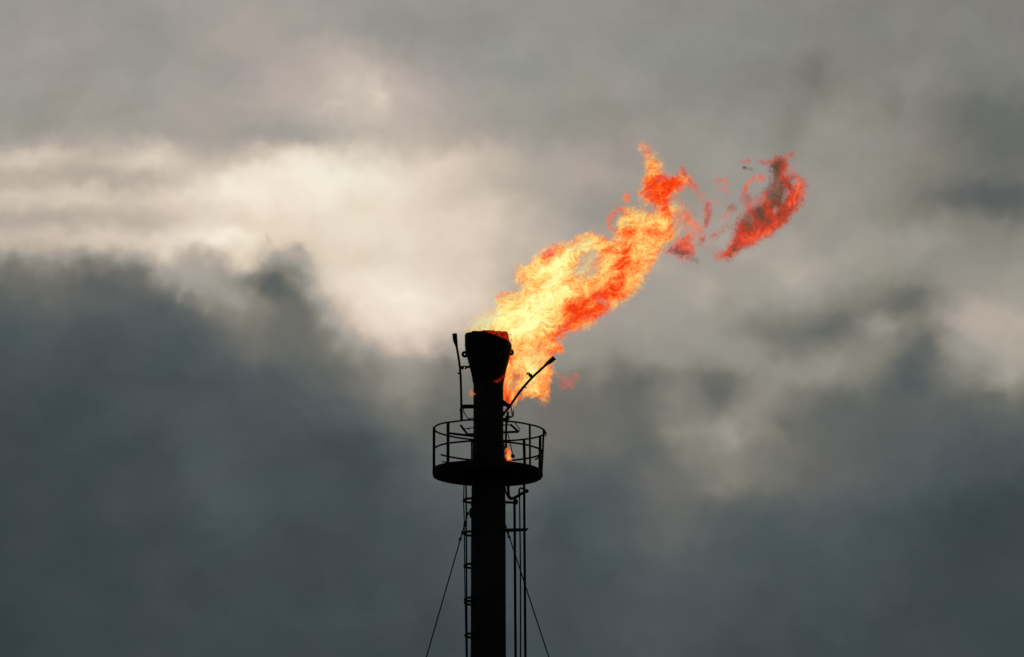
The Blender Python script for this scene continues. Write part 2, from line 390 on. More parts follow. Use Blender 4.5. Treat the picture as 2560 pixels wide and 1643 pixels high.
# ---- small fires on the steelwork
pf = fire('flame', (1256, 1105, 1292, 1160), [([(1267,1124),(1273,1121),(1275,1132),(1278,1142),(1278,1151),(1268,1151),(1266,1140)], 6, .85)],
          [(1272,1146,5,6,0,.14),(1272,1128,6,7,0,-.02),(1274,1152,8,3,0,-.25)], layers=3, step=1.5, depth=.05, ycen=.1, base=.58, seed=51, warp=.35, edge_cool=.08)
tag(pf, 'small salmon flame burning on the platform deck beside the stack', 'flame')
lf = fire('flame', (1165, 970, 1195, 998), [([(1174,984),(1179,980),(1181,984),(1184,984),(1181,987),(1179,990)], 5, .55)],
          [], layers=2, step=1.2, depth=.02, ycen=-.43, base=.52, seed=55, warp=.25)
tag(lf, 'tiny flicker of fire on the left edge of the stack below the tip', 'flame')

# ---- thin smoke above the puff
sm = fire('smoke_plume', (1900, 90, 2140, 410),
          [([(1950,400),(1945,360),(1965,300),(1990,250),(2000,180),(2020,140),(2060,150),(2080,200),(2070,260),(2020,290),(1990,340),(1972,400)], 120, .24)],
          [(2040,190,40,50,0,-.3)], layers=4, step=6, depth=.5, ycen=.3, base=.55, seed=61, warp=2.0, rough=.1, speck=.02, mat=M_smoke, cut=.008)
tag(sm, 'faint brown smoke drifting up from the torn-off scrap of flame', 'smoke')

# ------------------------------------------------------------------ flare stack
stack = empty('flare_stack', (0, 0, 0))
tag(stack, 'tall black steel flare stack with a flared burner tip and a ring platform', 'flare stack')
def lathe(prof, seg=96, cx=0.0):
    vs, fs = [], []
    for (r, z) in prof:
        for k in range(seg):
            a = 2 * math.pi * k / seg
            vs.append((cx + r * math.cos(a), r * math.sin(a), z))
    for i in range(len(prof) - 1):
        for k in range(seg):
            k2 = (k + 1) % seg
            fs.append((i * seg + k, i * seg + k2, (i + 1) * seg + k2, (i + 1) * seg + k))
    return vs, fs
zn = Z(962)
mb = MB(); mb.add(*lathe([(.52, 0.0), (.52, .12), (.46, .14), (.452, 8), (.446, 30), (.442, Z(1643)), (.432, Z(1300)), (.430, Z(1262)), (.418, Z(1224)), (.414, Z(1150)),
                          (.395, Z(1108)), (.378, Z(1106)), (.374, Z(1000)), (.374, zn + .02)]))
mb.build('stack_shell', M_shell, stack)
for py, rr in ((1262, .437), (1640, .447), (1224, .424)):
    q = MB(); q.tube([(rr * math.cos(t), rr * math.sin(t), Z(py)) for t in np.linspace(0, 2 * math.pi, 73)], .006, 6, False)
    q.build('weld_seam', M_shell, stack)
# burner tip with ragged, glowing rim
seg, NZ = 240, 90
ztop, zsh, zlow = Z(837), Z(877), Z(962)
vs, glow = [], []
rr_ = np.random.RandomState(5)
prof_r = lambda z: float(np.interp(z, [zlow, Z(932), Z(896), Z(874), Z(862), ztop], [.376, .432, .528, .580, .590, .592]))
for i in range(NZ + 1):
    f = i / NZ
    for k in range(seg):
        a = 2 * math.pi * k / seg
        z = zlow + (ztop - zlow) * f
        r = prof_r(z)
        if f > .93:
            c = (f - .93) / .07
            z += c * (0.018 * float(perlin(np.array(a * 5.0), np.array(0.3), 3)) - .010 * (math.sin(a * 9) > .6) - 0.02 * (1 if (k % 37) < 2 else 0))
            r -= .004 * c
        r += .0045 * float(perlin(np.array(a * 6.0), np.array(z * 9.0), 2))
        x = r * math.cos(a)
        vs.append((x, r * math.sin(a), z))
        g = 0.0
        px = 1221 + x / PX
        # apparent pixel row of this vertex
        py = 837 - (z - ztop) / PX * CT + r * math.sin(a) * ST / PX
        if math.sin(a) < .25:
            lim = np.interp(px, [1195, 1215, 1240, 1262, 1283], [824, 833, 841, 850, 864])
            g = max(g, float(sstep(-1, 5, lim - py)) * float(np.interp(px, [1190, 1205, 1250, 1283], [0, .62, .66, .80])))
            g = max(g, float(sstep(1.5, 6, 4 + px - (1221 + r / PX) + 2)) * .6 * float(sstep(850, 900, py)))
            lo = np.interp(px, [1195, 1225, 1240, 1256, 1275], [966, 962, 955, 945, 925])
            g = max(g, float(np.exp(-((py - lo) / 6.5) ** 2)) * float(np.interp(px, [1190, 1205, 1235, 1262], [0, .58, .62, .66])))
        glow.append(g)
fs = []
for i in range(NZ):
    for k in range(seg):
        k2 = (k + 1) % seg
        fs.append((i * seg + k, i * seg + k2, (i + 1) * seg + k2, (i + 1) * seg + k))
n0 = len(vs)                                  # inner wall
for i in range(4):
    for k in range(seg):
        x, y, z = vs[(NZ - i * 12) * seg + k]
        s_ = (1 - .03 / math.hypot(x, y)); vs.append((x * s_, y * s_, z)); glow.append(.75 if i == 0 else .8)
for k in range(seg):
    k2 = (k + 1) % seg
    fs.append((NZ * seg + k, NZ * seg + k2, n0 + k2, n0 + k))
    for i in range(3):
        fs.append((n0 + i * seg + k, n0 + i * seg + k2, n0 + (i + 1) * seg + k2, n0 + (i + 1) * seg + k))
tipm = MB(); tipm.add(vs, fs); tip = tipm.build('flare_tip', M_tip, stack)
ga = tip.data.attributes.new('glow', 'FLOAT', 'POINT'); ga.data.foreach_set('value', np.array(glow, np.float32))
def ring_plate(cx, cz, R, rh, y0, y1, n=20):
    vs, fs = [], []
    for y in (y0, y1):
        for rad in (R, rh):
            for k in range(n):
                a = 2 * math.pi * k / n
                vs.append((cx + rad * math.cos(a), y, cz + rad * math.sin(a)))
    for k in range(n):
        k2 = (k + 1) % n
        fs += [(k, k2, n + k2, n + k), (2 * n + k, 3 * n + k, 3 * n + k2, 2 * n + k2), (k, 2 * n + k, 2 * n + k2, k2), (n + k, n + k2, 3 * n + k2, 3 * n + k)]
    return vs, fs
for px, py, hx, hy in ((1163, 886, 1161.5, 887), (1275.5, 881, 1277, 881.4)):
    p = P(px, py, 0)
    q = MB(); q.add(*ring_plate(p.x + (hx - px) * PX * .7, p.z, .085, .018, -.012, .012)); q.build('lifting_lug', M_soot, tip)
# lugs that hold the guys
for sx, px, py in ((-1, 1172, 1283), (1, 1266, 1314)):
    p = P(px, py, 0)
    q = MB()
    w = .075 if sx < 0 else .035
    q.add(*ring_plate(p.x, p.z, w * .62, .014, -.012, .012))
    q.prism([(p.x + .02 * -sx, p.z + w * 1.5), (p.x - .08 * sx, p.z + w * 1.7), (p.x - .08 * sx, p.z - w * 1.7), (p.x - .02 * sx, p.z - w * 1.5), (p.x - .015 * sx, p.z)], -.010, .010)
    q.build('guy_lug', M_soot, stack, False)

# ------------------------------------------------------------------ platform
plat = empty('service_platform', (0, 0, Z(1178)))
tag(plat, 'round black steel service platform with open guard rails around the stack', 'platform')
def ringz(ang, R, cx, py0, slope):
    """point of a ring; py0 = row of its centre line, slope = rows per metre of x"""
    x = cx + R * math.cos(ang); y = R * math.sin(ang)
    return Vector((x, y, Z(py0) - slope * PX * (x)))
def cxx(px): return (px - 1221) * PX
# deck: dished tray with a curb
seg = 72
top, bot = 1176.5, 1190
vs, fs = [], []
rings = [(.45, top + 1), (1.335, top + 1), (1.335, top - 1.5), (1.35, top - 1.5), (1.35, bot + 1), (1.345, bot + 3), (1.25, bot + 4), (.45, bot + 4)]
for R, py in rings:
    for k in range(seg):
        a = 2 * math.pi * k / seg
        vs.append(ringz(a, R, cxx(1217.5), py, 1.8))
for i in range(len(rings)):
    j = (i + 1) % len(rings)
    for k in range(seg):
        k2 = (k + 1) % seg
        fs.append((i * seg + k, j * seg + k, j * seg + k2, i * seg + k2))
q = MB(); q.add(vs, fs); q.build('deck', M_pipe, plat)
NS = 64
def rail(name, R, cx, py0, slope, r, a0=0, a1=360, jit=.012, seed=0):
    pts = []
    for t in np.linspace(math.radians(a0), math.radians(a1), NS + 1):
        j = jit * float(perlin(np.array(math.cos(t) * 2.3 + seed), np.array(math.sin(t) * 2.3), seed))
        v = ringz(t, R + j, cx, py0, slope); v.z += j * .8
        pts.append(v)
    q = MB(); q.tube(pts, r, 8); return q.build(name, M_pipe, plat)
rail('top_rail', 1.39, cxx(1224), 1076, 3.2, .020, seed=2)
rail('mid_rail', 1.345, cxx(1220), 1127.5, 2.2, .021, -172, 150, seed=4)
def post(px, side, r, pt=None, name='guard_post'):
    """stands on the rim; side -1 near, +1 far"""
    cb, ct = cxx(1217.5), cxx(1224)
    xb = cxx(px[1]); xt = cxx(px[0])
    yb = side * math.sqrt(max(1.345 ** 2 - (xb - cb) ** 2, 0)); yt = side * math.sqrt(max(1.39 ** 2 - (xt - ct) ** 2, 0))
    zt = Z(1076) - 3.2 * PX * xt; zb = Z(1190) - 1.8 * PX * xb
    q = MB(); q.tube([(xb, yb, zb - .02), (xb, yb, zb + .15), ((xb + xt) / 2, (yb + yt) / 2, (zb + zt) / 2), (xt, yt, zt + .012)], [r * 1.15, r, r, r], 8)
    return q.build(name, M_pipe, plat)
post((1085.5, 1085.5), -1, .030); post((1121, 1121), -1, .034); post((1324, 1325), -1, .023)
post((1310, 1313), 1, .032); post((1350.5, 1349), 1, .031); post((1359, 1354), -1, .022)
post((1200, 1200), -1, .028); post((1180, 1180), 1, .028)
# gate loop at the right end of the top rail
q = MB(); c = P(1363.5, 1085, -.05)
q.tube([c + Vector((.028 * math.sin(t) * 1.0 - .01, 0, .06 * math.cos(t))) for t in np.linspace(-2.9, 2.9, 14)], .013, 8); q.build('gate_latch', M_pipe, plat)
q = MB()
q.tube([P(1337, 1149, .5), P(1343, 1147, .5), P(1346, 1142, .4), P(1358, 1141, .1)], .018, 8)
q.tube([P(1347, 1126, .2), P(1358, 1126.5, .1)], .024, 8); q.build('gate_hinge', M_pipe, plat)
q = MB()
q.box(P(1124, 1083.5, .9), P(1182, 1090.5, .5), .05, .05)
q.build('support_bar', M_pipe, plat, False); q = MB()
q.box(P(1151, 1062.5, -.3), P(1169, 1087, -.3), .05, .05); q.box(P(1167, 1086.5, -.3), P(1186, 1086.5, -.3), .05, .06)
q.box(P(1160, 1072.5, -.28), P(1186, 1069.2, -.28), .02, .022); q.ball(P(1172, 1072.5, -.28), .02)
q.build('support_bracket', M_pipe, plat, False)
q = MB()
q.box(P(1252, 1081.3, -.2), P(1297, 1079.6, -.2), .05, .050); q.box(P(1276, 1061, -.2), P(1297, 1080.2, -.2), .05, .050)
q.box(P(1250, 1063, -.2), P(1278, 1062.5, -.2), .03, .025)
q.tube([P(1284.5, 1053, -.2), P(1292, 1063, -.2), P(1300, 1074, -.2), P(1297, 1077, -.2)], .012, 6)
q.build('support_bracket', M_pipe, plat, False)
q = MB(); q.tube([P(1106, 1154.3, -.9), P(1126, 1157, -1.0), P(1150, 1155, -1.1)], .014, 6); q.build('loose_rod', M_pipe, plat)

# ------------------------------------------------------------------ pilot burners
lp = empty('pilot_burner', P(1154, 1048, -.1))
tag(lp, 'upright black pilot burner pipe standing left of the flare tip', 'burner')
def cr(pts, n=6):
    """Catmull-Rom through points"""
    pts = [Vector(p) for p in pts]; out = []
    for i in range(len(pts) - 1):
        p0 = pts[max(i - 1, 0)]; p1 = pts[i]; p2 = pts[i + 1]; p3 = pts[min(i + 2, len(pts) - 1)]
        for k in range(n):
            t = k / n
            out.append(.5 * ((2 * p1) + (-p0 + p2) * t + (2 * p0 - 5 * p1 + 4 * p2 - p3) * t * t + (-p0 + 3 * p1 - 3 * p2 + p3) * t ** 3))
    out.append(pts[-1]); return out
def path(lst, y): return [P(a, b_, y) for a, b_ in lst]
q = MB(); q.tube(cr(path([(1141, 864), (1143.5, 877), (1146.5, 895), (1149.6, 918), (1152, 952), (1153.2, 1002), (1154.4, 1050)], -.1)), .025, 12); q.build('burner_pipe', M_soot, lp)
q = MB(); q.tube(path([(1136.8, 834.6), (1137.3, 845), (1138.6, 854), (1140.8, 862), (1142, 868)], -.1), [.054, .053, .048, .034, .027], 14); q.build('burner_head', M_soot, lp)
q = MB(); q.tube(path([(1152, 1022), (1153.4, 1028), (1154, 1050)], -.1), [.034, .032, .030], 12); q.build('sleeve', M_soot, lp)
q = MB(); q.box(P(1150.5, 1016.8, -.1), P(1186, 1016.5, -.1), .06, .095); q.build('bracket', M_soot, lp, False)
q = MB(); q.ball(P(1155.5, 919.5, -.1), .048); q.tube(cr(path([(1158, 915.5), (1163, 916), (1165, 920), (1163, 924)], -.1)), .014, 8)
q.box(P(1165, 918, -.08), P(1178, 917, -.08), .05, .052); q.box(P(1162, 921, -.09), P(1168, 920, -.09), .03, .03); q.build('clamp', M_soot, lp, False)
q = MB(); q.ball(P(1145.6, 933.5, -.1), .024); q.tube([P(1145.6, 933.5, -.1), P(1151, 933, -.1)], .018, 8); q.build('bolt', M_soot, lp)
q = MB(); q.tube(path([(1158.5, 1020), (1159.2, 1028), (1161.5, 1035), (1170.7, 1047.3), (1184, 1045)], -.1), .011, 7); q.build('conduit', M_soot, lp)

rp_ = empty('pilot_burner', P(1260, 1035, -.35))
tag(rp_, 'slanting black pilot burner pipe leaning right in front of the flame', 'burner')
q = MB(); q.tube(cr(path([(1364, 913), (1350, 926), (1332, 942.5), (1306.7, 970.5), (1286.4, 998), (1273, 1018), (1257, 1036)], -.35)), [.027] * 36 + [.03], 12); q.build('burner_pipe', M_soot, rp_)
q = MB(); q.tube(path([(1386, 894.6), (1380, 900), (1373, 905.5), (1367, 910), (1361.5, 915.5)], -.35), [.052, .052, .046, .034, .028], 14); q.build('burner_head', M_soot, rp_)
q = MB(); q.ball(P(1326.5, 939, -.35), .046); q.tube(cr(path([(1330, 945), (1325, 936), (1321.5, 932.5), (1318, 934), (1317, 937)], -.35)), .016, 8)
q.box(P(1322, 935, -.35), P(1330, 945, -.35), .05, .06); q.build('clamp', M_soot, rp_, False)
q = MB(); q.ball(P(1313.6, 968, -.35), .023); q.build('bolt', M_soot, rp_)
q = MB()
z_ = lambda a, b_: (P(a, b_, -.3).x, P(a, b_, -.3).z)
q.prism([z_(1250, 1004), z_(1256, 1003), z_(1259, 1000.5), z_(1264, 1003.5), z_(1268, 1008), z_(1277, 1013), z_(1277, 1018), z_(1270, 1021), z_(1263, 1015), z_(1250, 1016)], -.33, -.27)
q.build('bracket', M_soot, rp_, False)
q = MB()
q.tube(path([(1277, 1014), (1279.5, 1030), (1281, 1040)], -.3), .012, 7)
q.tube(path([(1283.3, 1026.5), (1283, 1042), (1273, 1041)], -.3), .014, 7)
q.tube(path([(1269.5, 1029), (1271, 1040), (1272, 1050)], -.3), .013, 7)
q.build('conduit', M_soot, rp_)
q = MB()
q.ball(P(1268, 1044, -.3), .055); q.ball(P(1267, 1053, -.3), .050, sc=(1, 1, 1.3)); q.box(P(1250, 1049.5, -.3), P(1272, 1047, -.3), .05, .06); q.box(P(1250, 1040, -.3), P(1262, 1036, -.3), .05, .04)
q.ball(P(1276, 1043, -.3), .03); q.build('valve', M_soot, rp_)

# ------------------------------------------------------------------ pipes
G = 'gas and pilot pipes running up the right side of the stack'
def pipe(pts, r, label, seg=10, group=G):
    o = empty('riser_pipe', (pts[-1][0], pts[-1][1], pts[-1][2]))
    tag(o, label, 'pipe', group)
    q = MB(); q.tube(pts, r, seg); q.build('pipe_run', M_pipe, o)
    return o
yP = -.05
def down(px, py, y):    # continue straight to the ground
    p = P(px, py, y); return [p, Vector((p.x + .03, y, 20)), Vector((p.x + .03, y, -.05))]
pa = pipe(path([(1286.2, 1256), (1286.8, 1330), (1289, 1643)], yP) + down(1289, 1643, yP)[1:], .030, 'thick riser pipe closest to the stack on its right, ending at an elbow')
q = MB(); q.ball(P(1289, 1255, yP), .066, sc=(1, 1, 1.15)); q.box(P(1260, 1255.5, yP), P(1286, 1257, yP), .06, .055); q.build('elbow_flange', M_pipe, pa)
pipe(cr(path([(1299, 1241), (1299.8, 1320), (1301, 1420), (1301.3, 1643)], yP)) + down(1301.3, 1643, yP)[1:], .017, 'thin middle riser pipe between the two thick ones')
pc = pipe(path([(1310.3, 1212), (1310.8, 1300), (1313.5, 1643)], yP) + down(1313.5, 1643, yP)[1:], .029, 'thick outermost riser pipe at the right, reaching the underside of the platform')
q = MB(); q.ball(P(1315.5, 1228, yP), .058, sc=(1.15, 1, .9)); q.build('valve', M_pipe, pc)
q = MB(); q.tube(cr(path([(1298, 1234), (1298, 1226), (1301.5, 1220.5), (1311, 1223)], yP)), .020, 8); q.build('handle', M_pipe, pc)
ub = pipe(cr(path([(1270.5, 1206), (1270.8, 1230), (1272.5, 1242), (1279, 1246.5), (1290, 1243), (1300, 1236.5), (1312, 1230)], yP - .02)), .034, 'short bent pipe curving under the platform to the outer riser')
lb = pipe(cr(path([(1262, 1212), (1265, 1232), (1271, 1244), (1276.5, 1250)], yP - .04)), .016, 'thin bent tube tucked between stack and curved pipe', 8)
vp = pipe(path([(1270, 1030), (1266, 1060), (1264.8, 1085), (1264.8, 1155), (1265, 1216)], .25), .026, 'vertical pipe rising from the platform deck against the stack', 10, 'pipes on the platform')
q = MB(); q.tube(path([(1256.4, 1086), (1260, 1112), (1263.7, 1134)], .2), .010, 6); q.build('tubing', M_pipe, vp)
pb = MB(); pb.prism([z_(1258, 1318.5), z_(1318, 1317.5), z_(1322, 1316.5), z_(1317, 1324), z_(1290, 1326), z_(1258, 1327)], yP - .08, yP - .034)
o = pb.build('pipe_bracket', M_pipe, None, False); tag(o, 'flat horizontal bar tying the riser pipes to the stack', 'bracket')
hk = empty('hanging_weight', P(1282, 1140.5, -.1)); tag(hk, 'small round weight hanging on a thin rod above the deck', 'weight')
q = MB(); q.ball((P(1282.2, 1140.5, -.1)), .052); q.build('ball', M_pipe, hk)
q = MB(); q.tube(path([(1269.6, 1084), (1275, 1106), (1281.5, 1136)], -.1), .012, 6); q.build('rod', M_pipe, hk)

# ------------------------------------------------------------------ caged ladder
lad = empty('caged_ladder', (-.5, 0, 0)); tag(lad, 'narrow black caged ladder climbing the left side of the stack', 'ladder')
def vstrip(pts, r, name): q = MB(); q.tube(pts, r, 8); q.build(name, M_pipe, lad)
a0 = path([(1160.2, 1206), (1159, 1255), (1161, 1311), (1161.5, 1419), (1165.5, 1643)], -.03)
vstrip(a0 + [Vector((a0[-1].x, -.03, 20)), Vector((a0[-1].x, -.03, 3))], .013, 'cage_bar')
a1 = path([(1165.3, 1206), (1166, 1419), (1167.8, 1643)], -.24)
vstrip(a1 + [Vector((a1[-1].x, -.24, 20)), Vector((a1[-1].x, -.24, 3))], .018, 'cage_bar')
for dx in (.0, .32):
    vstrip([Vector((-.36 + dx, .62, Z(1150))), Vector((-.36 + dx, .62, .0))], .022, 'stringer')
def hoop(py, r=.026, ax=0):
    z = Z(py); ap = (1159.5 + (py - 1250) * .012 + ax - 1221) * PX
    pts = [Vector((-.40 + (ap + .40) * math.cos(t) ** .8, .30 * math.sin(t), z - .03 * math.cos(t) * 0)) for t in np.linspace(-math.pi / 2 + .001, math.pi / 2 - .001, 15)]
    pts = [Vector((-.30, -.30, z))] + pts + [Vector((-.30, .50, z))]
    q = MB(); q.tube(pts, r, 8); q.build('cage_hoop', M_pipe, lad)
for py in (1251.5, 1334, 1415, 1499, 1507, 1589): hoop(py)
k = 0
z = Z(1589) - .84
while z > 3:
    hoop_z = z; q = MB()
    q.tube([Vector((-.30, -.30, z))] + [Vector((-.40 + (-.16) * math.cos(t) ** .8, .30 * math.sin(t), z)) for t in np.linspace(-math.pi / 2 + .001, math.pi / 2 - .001, 11)] + [Vector((-.30, .50, z))], .02, 6)
    q.build('cage_hoop', M_pipe, lad); z -= 1.68
z = Z(1160)
while z > .3:
    if z > Z(1700):
        q = MB(); q.tube([Vector((-.36, .62, z)), Vector((-.04, .62, z))], .012, 6); q.build('rung', M_pipe, lad)
    z -= .3

# ------------------------------------------------------------------ guys
GG = 'guy wires bracing the stack'
def guy(pa_, pb_, ya, yb, label, clips, tail=None):
    a = P(*pa_, ya); b_ = P(*pb_, yb); d = (b_ - a)
    t = a.z / (a.z - b_.z); end = a + d * t
    o = empty('guy_wire', a); tag(o, label, 'wire', GG)
    q = MB(); q.tube([a + (end - a) * f for f in np.linspace(0, 1, 20)], .0135, 7); q.build('wire', M_pipe, o)
    for f in clips:
        c = a + d * f; q = MB(); q.ball(c + Vector((-.004, -.02, 0)), .030, sc=(1, .8, 1)); q.box(c - d.normalized() * .03, c + d.normalized() * .03, .05, .05); q.build('cable_clip', M_pipe, o, False)
    if tail:
        q = MB(); q.tube(path(tail, ya), .010, 6); q.build('wire_end', M_pipe, o)
guy((1170, 1283), (1066, 1643), -.02, -1.2, 'thin guy wire running down to the left from the stack', (.085, .135, .18), [(1157, 1335), (1150, 1346), (1145.5, 1352)])
guy((1264, 1314), (1372, 1643), .12, 1.6, 'thin guy wire running down to the right behind the riser pipes', (.055, .09), [(1270, 1334), (1269, 1344)])

# ------------------------------------------------------------------ ground
gm, n, l = newmat('bare_ground')
out = n.new('ShaderNodeOutputMaterial'); b = n.new('ShaderNodeBsdfPrincipled'); no = n.new('ShaderNodeTexNoise'); r_ = n.new('ShaderNodeValToRGB'); tc = n.new('ShaderNodeTexCoord')
no.inputs['Scale'].default_value = .05; no.inputs['Detail'].default_value = 10
r_.color_ramp.elements[0].color = (.03, .035, .02, 1); r_.color_ramp.elements[1].color = (.09, .075, .05, 1)
l.new(tc.outputs['Object'], no.inputs['Vector']); l.new(no.outputs[0], r_.inputs[0]); l.new(r_.outputs[0], b.inputs['Base Color']); b.inputs['Roughness'].default_value = .95
l.new(b.outputs[0], out.inputs[0])
q = MB(); R = 6000
q.add([(-R, -R, 0), (R, -R, 0), (R, R, 0), (-R, R, 0)], [(0, 1, 2, 3)]); g = q.build('ground', gm, None, False); tag(g, kind='structure')

# ------------------------------------------------------------------ sky
ROWS = [0,100,200,300,350,400,450,500,550,600,650,700,750,800,850,900,950,1000,1100,1200,1300,1450,1620]
GRID = [
 [152,152,152,152,154,158,160,160,158,155,150,147,146,146,146,145,143,141,139,137,135,132,130,128,126,125],
 [154,154,155,153,151,157,160,163,163,157,150,148,148,148,147,145,143,141,138,136,134,132,130,128,128,127],
 [154,154,154,155,157,160,163,173,180,193,176,162,155,150,149,147,144,140,138,131,134,135,131,132,126,122],
 [151,150,153,156,160,162,164,168,176,186,180,170,158,152,148,145,144,144,144,140,141,142,135,130,114,106],
 [162,162,164,172,172,163,161,166,172,182,181,176,170,161,155,151,149,148,147,144,144,144,140,132,114,105],
 [196,205,184,210,220,185,192,222,226,214,206,204,190,175,163,158,150,150,150,148,146,143,140,132,115,108],
 [170,168,167,172,186,212,230,239,240,232,225,208,190,178,168,160,153,151,150,150,150,145,140,128,112,110],
 [203,204,212,203,214,222,234,237,235,226,222,206,200,185,166,152,150,150,152,152,150,146,140,121,103,100],
 [166,165,170,176,188,214,214,224,225,225,220,215,208,190,170,156,154,154,154,153,150,150,143,132,122,118],
 [192,188,200,208,212,228,232,218,220,222,218,215,208,190,175,160,158,158,160,160,158,152,150,147,140,135],
 [138,152,142,142,190,184,205,165,205,215,212,210,205,186,177,165,164,162,160,163,165,157,150,142,145,142],
 [105,116,104,104,130,168,138,110,188,224,224,215,206,178,171,160,156,161,157,160,163,150,139,136,148,149],
 [95,103,96,95,98,132,148,114,160,222,231,222,208,174,165,156,155,162,156,155,150,138,121,114,150,152],
 [84,91,85,85,86,100,126,112,138,204,227,215,193,170,162,157,155,155,150,135,125,118,143,124,164,170],
 [79,81,78,79,82,88,108,107,122,166,200,195,168,160,157,152,150,150,145,125,115,116,138,112,158,167],
 [75,76,74,76,78,82,92,100,105,134,152,146,136,140,144,136,137,145,140,144,134,138,120,107,144,152],
 [72,72,72,73,74,78,82,88,97,115,130,128,116,119,124,119,108,127,114,137,142,130,108,100,124,138],
 [70,68,68,74,76,78,80,84,90,100,118,110,108,112,110,108,108,126,110,137,120,110,100,97,100,106],
 [68,66,68,70,72,80,77,76,74,76,89,100,100,112,108,107,103,122,133,124,108,101,92,90,85,87],
 [64,66,66,68,70,78,77,74,72,70,79,90,95,100,92,87,95,107,118,111,99,97,90,82,76,72],
 [62,64,64,67,68,72,74,70,69,70,72,78,84,84,76,81,91,98,90,84,84,82,78,72,66,65],
 [62,63,63,64,66,67,68,67,68,68,70,72,76,76,72,76,82,84,80,76,76,74,71,68,66,66],
 [58,60,62,64,66,66,67,66,66,66,66,66,68,70,70,72,76,76,72,70,70,68,66,66,66,64]]
GRID = np.array(GRID, float) / 255.0
for j_ in range(5, 11):
    GRID[j_, 0:4] = .62 * GRID[j_, 0:4] + .38 * (186 / 255.0 if j_ < 10 else 160 / 255.0)
GRID = GRID + .012 * np.clip((GRID - .62) / .25, 0, 1)
def spline_ctrl(A):       # control points of the uniform cubic B-spline that passes through the values (clamped ends)
    n_ = A.shape[0]; Mx = np.zeros((n_, n_))
    for i in range(n_):
        Mx[i, i] += 4 / 6; Mx[i, max(i - 1, 0)] += 1 / 6; Mx[i, min(i + 1, n_ - 1)] += 1 / 6
    return np.linalg.solve(Mx, A)
CTRL = spline_ctrl(spline_ctrl(GRID).T).T
CTRL = np.clip(CTRL, 0.02, 1.0)
w = bpy.data.worlds.new('World'); S.world = w; w.use_nodes = True
n = w.node_tree.nodes; l = w.node_tree.links; n.clear()
def M(op, a, b_=None, c=None, clamp=False):
    x = n.new('ShaderNodeMath'); x.operation = op; x.use_clamp = clamp
    for i, s_ in enumerate((a, b_, c)):
        if s_ is None: continue
        if isinstance(s_, (int, float)): x.inputs[i].default_value = s_
        else: l.new(s_, x.inputs[i])
    return x.outputs[0]
tc = n.new('ShaderNodeTexCoord'); sp = n.new('ShaderNodeSeparateXYZ'); l.new(tc.outputs['Generated'], sp.inputs[0])
az = M('ARCTAN2', sp.outputs[0], sp.outputs[1]); el = M('ARCSINE', sp.outputs[2])
K = AX / PX
ux = M('MULTIPLY_ADD', az, K * CT / 100.0, 12.80)          # sky coordinate in hundreds of photo pixels
vy = M('MULTIPLY_ADD', el, -K / 100.0, 8.215 + TH * K / 100.0)
def vec(a, b_, c=0.0):
    x = n.new('ShaderNodeCombineXYZ')
    for i, s_ in enumerate((a, b_, c)):
        if isinstance(s_, (int, float)): x.inputs[i].default_value = s_
        else: l.new(s_, x.inputs[i])
    return x.outputs[0]
def noise(v, sc, det=4, rough=.5, dist=0.0):
    x = n.new('ShaderNodeTexNoise'); x.inputs['Scale'].default_value = sc; x.inputs['Detail'].default_value = det
    x.inputs['Roughness'].default_value = rough; x.inputs['Distortion'].default_value = dist
    l.new(v, x.inputs['Vector']); return x
uv = vec(ux, vy, 3.3)
n1 = noise(uv, .75, 4, .45); s1 = n.new('ShaderNodeSeparateColor'); l.new(n1.outputs['Color'], s1.inputs[0])
n2 = noise(uv, 1.9, 3, .42); s2 = n.new('ShaderNodeSeparateColor'); l.new(n2.outputs['Color'], s2.inputs[0])
def warp(base, o1, o2, k1, k2):
    t = M('MULTIPLY_ADD', o1, k1, -k1 / 2); t2 = M('MULTIPLY_ADD', o2, k2, -k2 / 2)
    return M('ADD', base, M('ADD', t, t2))
uw = warp(ux, s1.outputs[0], s2.outputs[0], .6, .60); vw = warp(vy, s1.outputs[1], s2.outputs[1], .4, .62)
far = n.new('ShaderNodeMapRange'); far.interpolation_type = 'SMOOTHSTEP'; far.inputs[1].default_value = 13.5; far.inputs[2].default_value = 34
l.new(M('ABSOLUTE', M('SUBTRACT', ux, 12.8)), far.inputs[0])
n7 = noise(vec(ux, vy, 40.0), .09, 3, .5); s7 = n.new('ShaderNodeSeparateColor'); l.new(n7.outputs['Color'], s7.inputs[0])
uw = M('ADD', uw, M('MULTIPLY', far.outputs[0], M('MULTIPLY_ADD', s7.outputs[0], 40.0, -20.0)))
vw = M('ADD', vw, M('MULTIPLY', far.outputs[0], M('MULTIPLY_ADD', s7.outputs[1], 18.0, -9.0)))
fu = M('DIVIDE', M('PINGPONG', uw, 25.6), 25.0, None, True); fv = M('DIVIDE', M('PINGPONG', vw, 16.4), 16.2, None, True)
acc = None
def ramp(vals, poss, fac):
    x = n.new('ShaderNodeValToRGB'); x.color_ramp.interpolation = 'B_SPLINE'; e = x.color_ramp.elements
    while len(e) < len(vals): e.new(0.5)
    for i, (p_, v_) in enumerate(zip(poss, vals)):
        e[i].position = p_
    for i, (p_, v_) in enumerate(zip(poss, vals)):
        e[i].color = (v_, v_, v_, 1)
    l.new(fac, x.inputs[0]); return x.outputs[0]
up = [i / 25.0 for i in range(26)]; vp_ = [r0 / 1620.0 for r0 in ROWS]
for j in range(len(ROWS)):
    rj = ramp(list(CTRL[j]), up, fu)
    wj = ramp([1.0 if k == j else 0.0 for k in range(len(ROWS))], vp_, fv)
    acc = M('MULTIPLY', rj, wj) if acc is None else M('MULTIPLY_ADD', rj, wj, acc)
